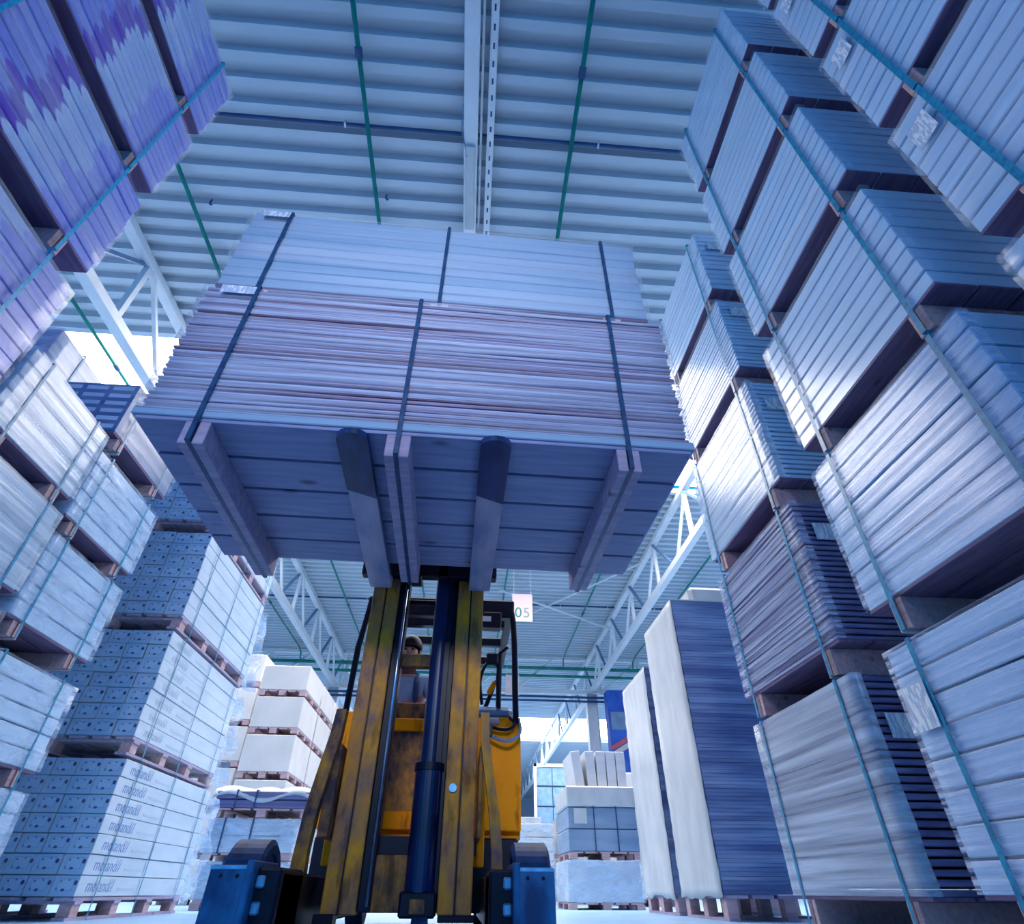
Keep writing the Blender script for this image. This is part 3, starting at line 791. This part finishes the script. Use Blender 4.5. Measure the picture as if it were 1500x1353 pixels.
# gate with glazed panels far away
t = empty('glazed_gate', (6.1, 44, 0), 0, 'white framed gate with blue panes at the far end of the aisle', 'gate')
mb = MB(); mb.box(-1.3, -1.1, -.1, .1, 0, 7.4); mb.box(1.1, 1.3, -.1, .1, 0, 7.4); mb.box(-1.3, 1.3, -.1, .1, 7.2, 7.4); mb.box(-1.3, 1.3, -.1, .1, 3.4, 3.6)
mb.build('frame', M['white'], t)
for i in range(2):
    for j in range(3):
        put('pane', boxm(1.05, .04, 1.1, 'steelblue', .01), t, (-.55+1.1*i, 0, 4.2+j*1.2))
MB().box(-1.1, 1.1, -.05, .05, 0, 3.4).build('lower_panel', M['white'], t)
# rows of far stacks closing the view below the trusses
for s, X in ((-1, -3.6), (1, 3.4)):
    for k in range(4):
        Y = (18.9 if s < 0 else 13.5)+k*3.2
        for i in range(2 if s > 0 else 4):
            crate((X + .2*s, Y, i*1.05), 1.2, 2.4, 1.04, 'pale pallet far down the %s side, %s from the truck, %s tier' % ('left' if s < 0 else 'right', ['first', 'second', 'third', 'fourth'][k], gl[i]), 'distant pallets', 'whitebox', .12, 1)

# ------------------------------------------------------------------ the reach truck
TX = -.285
T = empty('reach_truck', (TX, 3.3, 0), 0, 'yellow reach truck with raised forks facing the camera in the aisle', 'forklift')
def tb(name, mat, boxes, bev=.004, label=None, smooth=False, par=None):
    mb = MB()
    for b in boxes: mb.box(*b, bev)
    return mb.build(name, M[mat], par or T, smooth=smooth, label=label)
# mast: two-flanged rails (x relative to TX, y relative to 3.3)
for s, nm in ((-1, 'left'), (1, 'right')):
    a, b = (.185, .262) , (.270, .345)
    for (u, v) in (a, b):
        x0, x1 = (s*u, s*v) if s > 0 else (s*v, s*u)
        tb('mast_rail', 'yellowdirty', [(x0, x1, 0, .11, .11, 2.28)], .006)
    tb('rail_seam', 'black', [(min(s*.258, s*.274), max(s*.258, s*.274), .012, .1, .11, 2.27)], 0)
    # inner channel and bright guide rod
    tb('inner_channel', 'black', [(min(s*.125, s*.184), max(s*.125, s*.184), .03, .13, .12, 2.32)], .004)
    MB().cyl((s*.142, .02, .14), (s*.142, .02, 2.30), .009, seg=10).build('guide_rod', M['chrome'], T, smooth=True)
# lift cylinder
cx_ = .095
MB().cyl((cx_-.0, .045, .16), (cx_, .045, .72), .072, seg=28).build('lift_cylinder', M['cylinder'], T, smooth=False)
MB().cyl((cx_, .045, .72), (cx_, .045, 2.2), .052, seg=28).build('lift_piston', M['cylinder'], T)
MB().cyl((cx_, .045, .70), (cx_, .045, .735), .080, seg=28).build('cylinder_collar', M['black'], T)
MB().cyl((cx_+.055, .10, .30), (cx_+.055, .10, 2.2), .012, seg=10).build('hydraulic_pipe', M['black'], T)
MB().cyl((cx_+.085, .06, .30), (cx_+.085, .06, 2.2), .014, seg=10).build('hydraulic_pipe', M['black'], T)
tb('lift_chain', 'black', [(cx_+.03, cx_+.06, .0, .012, .5, 2.2)], .001)
tb('lift_chain', 'black', [(cx_+.095, cx_+.12, .02, .05, .4, 2.2)], .001)
# cross members
tb('cross_member', 'yellowgrime', [(-.19, .19, .10, .16, 1.26, 1.335)])
tb('cross_member', 'black', [(-.19, .19, .12, .16, 1.66, 1.69)])
tb('cross_member', 'yellowgrime', [(-.34, .34, .06, .16, .12, .34)], label='grimy lower cross member')
tb('cross_member', 'black', [(-.36, .36, .10, .18, .34, .42)])
tb('cylinder_foot', 'black', [(cx_-.085, cx_+.085, -.03, .10, .10, .2)], .01)
tb('maker_plate', 'yellowgrime', [(cx_-.035, cx_+.035, -.04, -.03, .115, .17)], .004)
MB().cyl((cx_-.02, .02, .02), (cx_+.05, .02, .02), .10, .10, seg=24).build('support_roller', M['rubber'], T, rot=(0, 0, 0))
tb('mast_foot', 'black', [(-.37, -.28, -.01, .1, .065, .115)], .004)
tb('mast_foot', 'black', [(.19, .36, .0, .1, .085, .112)], .004)
MB().cyl((.225, -.012, .62), (.225, .0, .62), .020, seg=16).build('reflector', M['bolt'], T, label='small blue reflector')
# curved side brackets
def bracket(pts, s):
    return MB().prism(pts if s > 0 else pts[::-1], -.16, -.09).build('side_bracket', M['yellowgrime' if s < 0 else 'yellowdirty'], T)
def band(cl, wd):
    up = [(x-w_/2, z) for (x, z), w_ in zip(cl, wd)]
    dn = [(x+w_/2, z) for (x, z), w_ in zip(cl, wd)]
    return up+dn[::-1]
bracket(band([(-.375, .95), (-.385, .82), (-.41, .66), (-.435, .50), (-.445, .34), (-.445, .14)], [.05, .055, .06, .06, .06, .075]), -1)
bracket(band([(.375, .95), (.38, .82), (.405, .66), (.435, .50), (.45, .34), (.455, .14)], [.045, .045, .045, .05, .05, .055]), 1)
tb('bracket_web', 'yellowgrime', [(-.40, -.35, -.10, .5, .40, .80)], .004)
tb('bracket_web', 'yellowgrime', [(.355, .375, -.10, .5, .40, .80)], .004)
# straddle legs, wheels, guard plates
for s in (-1, 1):
    c = s*.575
    tb('straddle_leg', 'black', [(min(s*.40, s*.49), max(s*.40, s*.49), -.55, 1.3, .07, .26)], .01)
    w_ = MB().lathe([(-.075, .02), (-.075, .10), (-.066, .105), (-.066, .13), (-.075, .135), (-.078, .165), (-.066, .185), (.066, .185), (.078, .165), (.075, .135), (.066, .13), (.066, .105), (.075, .10), (.075, .02)], 40).build('load_wheel', M['rubber'], T, (c, -.38, .185), smooth=False)
    MB().lathe([(-.085, .01), (-.085, .05), (.085, .05), (.085, .01)], 20).build('hub', M['bolt'], w_)
    pl = MB().box(-.075, .075, -.012, .012, -.13, .13, .006).build('guard_plate', M['plate'], T, (c, -.64, .145), (-.06, 0, 0))
    MB().box(-.075, .075, -.016, .010, .115, .128, .002).build('plate_edge', M['bolt'], pl)
    for hx in (-.03, .03): MB().cyl((hx, -.014, .095), (hx, -.010, .095), .007, seg=10).build('bolt_hole', M['black'], pl)
    tb('leg_nose', 'plate', [(min(s*.49, s*.515), max(s*.49, s*.515), -.66, -.3, .03, .29)], .004)
    for k, z in enumerate((.06, .145, .225)):
        tb('bolt', 'bolt', [(min(s*.455, s*.488), max(s*.455, s*.488), -.60, -.54, z-.02, z+.02)], .006)
    tb('axle_block', 'black', [(min(s*.40, s*.50), max(s*.40, s*.50), -.58, -.2, .05, .27)], .01)
# body
tb('front_panel', 'yellow', [(-.62, -.30, .88, .93, .50, 1.17), (.30, .655, .88, .93, .50, 1.17), (-.30, .30, .88, .93, .50, .60), (-.30, .30, .88, .93, 1.07, 1.15)], .006)
tb('recessed_panel', 'yellowgrime', [(-.30, .30, .91, .94, .60, 1.07)], .002, 'grimy yellow recessed panel')
tb('bonnet', 'yellowgrime', [(-.34, .34, .95, 1.0, 1.15, 1.27)], .006)
tb('body', 'yellow', [(-.62, .655, .94, 2.3, .46, .52), (-.62, -.56, .94, 2.3, .52, 1.08), (.595, .655, .94, 2.3, .52, 1.08), (-.56, .595, 2.2, 2.3, .52, 1.08)], .004)
tb('chassis', 'black', [(-.60, .63, .80, 2.4, .10, .46)], .01)
tb('side_cover', 'yellow', [(-.62, -.55, .86, 2.2, 1.0, 1.20)], .006)
tb('side_post', 'yellow', [(.345, .405, .30, .34, .3, 1.03)], .006)
tb('side_post', 'yellow', [(-.44, -.385, .30, .34, .3, 1.05)], .006)
tb('lock_pin', 'black', [(.415, .435, .3, .33, .93, 1.0)], .004)
for s in (-1, 1):
    MB().cyl((s*.52, 2.0, .16), (s*.40, 2.0, .16), .16, seg=28).build('drive_wheel', M['rubber'], T)
# overhead guard
for q_ in ((.78, .86, 1.86, 2.0), (1.14, 1.22, 1.92, 2.0), (1.6, 1.66, 1.93, 2.0), (2.1, 2.16, 1.93, 2.0)): tb('guard_cross_beam', 'black', [(-.52, .60, *q_)], .01)
for q_ in ((-.52, -.46), (.54, .60)): tb('guard_side_beam', 'black', [(*q_, .86, 2.10, 1.90, 1.98)], .01)
tb('work_lamp', 'black', [(.36, .50, .70, .80, 1.75, 1.87)], .01)
tb('lamp_lens', 'steel', [(.34, .42, .692, .70, 1.79, 1.83)], .002)
MB().tube([(.565, .80, 1.95), (.59, .79, 1.85), (.605, .80, 1.6), (.61, .82, 1.35), (.62, .86, 1.12)], .022, curve=True).build('guard_post', M['black'], T)
MB().tube([(-.5, .80, 1.95), (-.54, .80, 1.6), (-.56, .86, 1.15)], .022).build('guard_post', M['black'], T)
for s in (-1, 1): MB().tube([(s*.56, 2.12, 1.98), (s*.56, 2.2, 1.05)], .025).build('guard_post', M['black'], T)
# controls, arm rest and hoses on the right
tb('control_console', 'steelblue', [(.33, .60, .9, 1.2, 1.16, 1.25)], .03)
MB().tube([(.40, .98, 1.24), (.44, .96, 1.34), (.47, .94, 1.42), (.50, .95, 1.44)], .016).build('control_lever', M['black'], T)
MB().tube([(.425, .93, 1.34), (.445, .925, 1.38), (.47, .92, 1.42)], .018).build('lever_grip', M['yellow'], T, label='yellow lever grip')
MB().tube([(.38, .92, 1.26), (.36, .9, 1.4), (.38, .9, 1.5), (.43, .9, 1.56), (.50, .9, 1.52)], .012, curve=True).build('control_cable', M['black'], T)
MB().tube([(.50, .92, 1.24), (.49, .9, 1.45), (.50, .9, 1.62), (.56, .84, 1.66)], .016).build('mirror_arm', M['black'], T)
tb('mirror', 'black', [(.40, .49, .86, .90, 1.53, 1.62)], .012)
MB().tube([(.36, .84, 1.10), (.45, .80, 1.03), (.56, .78, 1.0), (.64, .80, 1.05), (.64, .86, 1.14), (.58, .9, 1.18)], .011, curve=True).build('hose', M['steelblue'], T)
MB().tube([(.36, .84, 1.15), (.46, .82, 1.09), (.56, .82, 1.08), (.61, .84, 1.12), (.58, .88, 1.17)], .011, curve=True).build('hose', M['black'], T)
MB().cyl((.36, .86, 1.14), (.50, .86, 1.14), .020, seg=12).build('hose_coupling', M['fork'], T)
tb('seat', 'black', [(-.46, .02, 1.25, 1.75, .98, 1.08), (-.44, .0, 1.70, 1.80, 1.02, 1.5)], .03)
# fork carriage and forks
tb('fork_carriage', 'black', [(-.42, .42, -.09, -.02, 1.76, 1.88), (-.42, .42, -.09, -.02, 2.16, 2.28), (-.12, -.05, -.09, .06, 1.75, 2.28), (.05, .12, -.09, .06, 1.75, 2.28)], .006)
YAWL = .022
for fx in (-.30, .315):
    f = MB()
    # blade with rounded, tapered tip; runs forwards to y = -1.49
    wd = .066
    pts = []
    for k in range(9):
        a_ = PI + PI*k/8
        pts.append((wd*math.cos(a_)*1.0, -1.44 + .05*math.sin(a_)))
    outline = [(-wd, -.06)] + pts + [(wd, -.06)]
    outline = outline[::-1]
    def ring(th, z):
        return [f.bm.verts.new((x, y, z + (0 if y > -1.0 else 0))) for x, y in outline]
    lo = [f.bm.verts.new((x, y, 1.702 + max(0, (-.9-y))*.03)) for x, y in outline]
    hi = [f.bm.verts.new((x, y, 1.744)) for x, y in outline]
    f.bm.faces.new(lo); f.bm.faces.new(hi[::-1])
    nn = len(lo)
    for k in range(nn): f.bm.faces.new((lo[k], hi[k], hi[(k+1) % nn], lo[(k+1) % nn]))
    f.box(-wd, wd, -.07, -.02, 1.70, 2.26, .004)
    fo = f.build('fork', M['fork'], T, (fx, 0, 0), (0, 0, YAWL))
    # darker toe, a thin shell over the front of the blade
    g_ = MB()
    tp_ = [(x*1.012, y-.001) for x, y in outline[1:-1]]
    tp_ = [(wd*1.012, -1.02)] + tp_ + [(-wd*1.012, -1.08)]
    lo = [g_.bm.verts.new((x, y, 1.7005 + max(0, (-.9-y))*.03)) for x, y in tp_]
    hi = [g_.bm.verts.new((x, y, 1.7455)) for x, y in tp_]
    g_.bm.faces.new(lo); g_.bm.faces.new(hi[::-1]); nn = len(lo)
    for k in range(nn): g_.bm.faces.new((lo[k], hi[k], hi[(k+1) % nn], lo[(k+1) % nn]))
    g_.build('dark_toe', M['forktip'], fo, label='dark fork toe')

# ------------------------------------------------------------------ the lifted loads
pallet_load('pallet_load', 'strapped load of thin reddish sheets resting on the truck forks', 'lifted loads', (-.255, 1.845, 1.63), YAWL, 2.38, 1.2, 1.03, n=36, battens=(-.93, -.10, .90), mat='sheet', film_m='filmload', film_d=.010,
            gap=.007, skid=.118, jit=.010, strap_m='strapnavy', strap_w=.020, deck='deck', batt_m='wood', layer='sheet', lmats=['sheet', 'sheet2', 'sheet', 'sheet', 'sheet2'], lab=(-1.02, .985, .17, .06), zf0=.03)
LO = [o for o in bpy.data.objects if o.get('label') == 'strapped load of thin reddish sheets resting on the truck forks'][0]
put('base_board', boxm(2.42, 1.22, .042, 'board', .004), LO, (0, .6, .158), label='thick grey-blue base board')
pallet_load('pallet_load', 'strapped load of smooth grey-blue boards, upper of the two lifted loads', 'lifted loads', (-.285, 1.93, 2.668), YAWL, 2.40, 1.16, .885, n=9, battens=(-.97, .01, .99), mat='board', film_m='film', film_d=.010,
            gap=.001, skid=.118, jit=.003, strap_m='strapnavy', strap_w=.020, deck='wooddark', batt_m='woodpink', layer='board', lab=(-1.05, .84, .16, .06))

# ------------------------------------------------------------------ the driver
P_ = empty('person', (-.51, 4.72, 1.09), 0, 'driver in a blue-grey shirt and dark overalls seated behind the mast', 'person')
def skinned(name, verts, edges, radii, mat, par, sub=2, root=0):
    me = bpy.data.meshes.new(name)
    me.from_pydata(verts, edges, [])
    o = put(name, me, par)
    o.modifiers.new('skin', 'SKIN')
    me.skin_vertices[0].data[root].use_root = True
    for i, r in enumerate(radii): me.skin_vertices[0].data[i].radius = (r if isinstance(r, tuple) else (r, r))
    s_ = o.modifiers.new('sub', 'SUBSURF'); s_.levels = sub; s_.render_levels = sub
    me.materials.append(mat)
    for m_ in o.modifiers: m_.show_viewport = True
    return o
# body: pelvis, spine, neck, head, arms towards the controls, thighs and shins (origin at the seat)
bv = [(0, 0, .08), (0, -.01, .24), (0, .0, .40), (0, -.01, .50), (0, -.02, .57), (0, -.035, .66), (0, -.04, .74),
      (-.17, 0, .44), (-.26, -.10, .24), (-.18, -.32, .20), (-.15, -.38, .20), (.17, 0, .44), (.27, -.12, .24), (.30, -.34, .18), (.31, -.40, .18),
      (-.10, -.18, .09), (-.11, -.32, .07), (-.11, -.32, -.35), (-.11, -.38, -.42), (.10, -.18, .09), (.11, -.32, .07), (.11, -.32, -.35), (.11, -.38, -.42)]
be = [(0, 1), (1, 2), (2, 3), (3, 4), (4, 5), (5, 6), (2, 7), (7, 8), (8, 9), (9, 10), (2, 11), (11, 12), (12, 13), (13, 14), (0, 15), (15, 16), (16, 17), (17, 18), (0, 19), (19, 20), (20, 21), (21, 22)]
br_ = [(.15, .11), (.14, .10), (.15, .10), .062, .058, (.078, .095), (.070, .085), .062, .045, .034, .03, .062, .045, .034, .03, .08, .06, .045, .04, .08, .06, .045, .04]
body = skinned('body', bv, be, br_, M['skin'], P_)
shirt = skinned('shirt', [(0, 0, .10), (0, -.01, .24), (0, 0, .40), (0, -.005, .47), (-.17, 0, .44), (-.26, -.10, .24), (.17, 0, .44), (.27, -.12, .24)], [(0, 1), (1, 2), (2, 3), (2, 4), (4, 5), (2, 6), (6, 7)],
                [(.165, .125), (.155, .115), (.165, .115), .075, .078, .056, .078, .056], M['shirt'], P_)
skinned('overalls', [(0, 0, .06), (0, -.01, .18), (-.10, -.18, .09), (-.11, -.32, .07), (-.11, -.32, -.32), (.10, -.18, .09), (.11, -.32, .07), (.11, -.32, -.32)], [(0, 1), (0, 2), (2, 3), (3, 4), (0, 5), (5, 6), (6, 7)],
        [(.175, .13), (.168, .128), .095, .072, .058, .095, .072, .058], M['overall'], P_)
for s in (-1, 1):
    MB().tube([(s*.09, -.125, .16), (s*.09, -.13, .30), (s*.085, -.10, .42), (s*.08, -.03, .50), (s*.08, .07, .47), (s*.07, .12, .30)], .022).build('overall_strap', M['overall'], P_)
mb = MB(); bmesh.ops.create_uvsphere(mb.bm, u_segments=20, v_segments=14, radius=1, matrix=Matrix.Translation((0, -.022, .735)) @ Matrix.Diagonal((.098, .112, .095, 1)))
bmesh.ops.delete(mb.bm, geom=[v for v in mb.bm.verts if (v.co.z < .70 and v.co.y < .0) or v.co.z < .66], context='VERTS')
h = mb.build('hair', M['hair'], P_, smooth=True); h.modifiers.new('thick', 'SOLIDIFY').thickness = .01
for s in (-1, 1):
    mb = MB(); bmesh.ops.create_uvsphere(mb.bm, u_segments=10, v_segments=8, radius=.011, matrix=Matrix.Translation((s*.032, -.122, .685))); mb.build('eye', M['hair'], P_, smooth=True)
    mb = MB(); bmesh.ops.create_uvsphere(mb.bm, u_segments=10, v_segments=8, radius=1, matrix=Matrix.Translation((s*.083, -.03, .675)) @ Matrix.Diagonal((.010, .02, .03, 1))); mb.build('ear', M['skin'], P_, smooth=True)
mb = MB(); mb.cyl((0, -.122, .69), (0, -.142, .655), .008, .014, seg=10); mb.build('nose', M['skin'], P_, smooth=True)
MB().box(-.022, .022, -.125, -.118, .628, .635, .002).build('mouth', M['redpaint'], P_)
# hands: palm, four fingers and a thumb
for s, (hx, hy, hz) in ((-1, (-.15, -.38, .20)), (1, (.31, -.40, .18))):
    vs = [(0, 0, 0), (0, -.06, -.005)]; es = [(0, 1)]; rs = [(.03, .016), (.036, .014)]
    for k in range(4):
        x = -.027+.018*k; ln = (.055, .068, .064, .05)[k]
        i = len(vs)
        vs += [(x, -.085, -.006), (x*1.05, -.085-ln*.5, -.014), (x*1.05, -.085-ln*.8, -.04)]
        es += [(1, i), (i, i+1), (i+1, i+2)]; rs += [.009, .0085, .0075]
    i = len(vs)
    vs += [(-s*.035, -.03, -.01), (-s*.055, -.065, -.022)]; es += [(0, i), (i, i+1)]; rs += [.011, .009]
    hnd = skinned('hand', vs, es, rs, M['skin'], P_, 1); hnd.location = (hx, hy, hz)
bpy.context.view_layer.update()
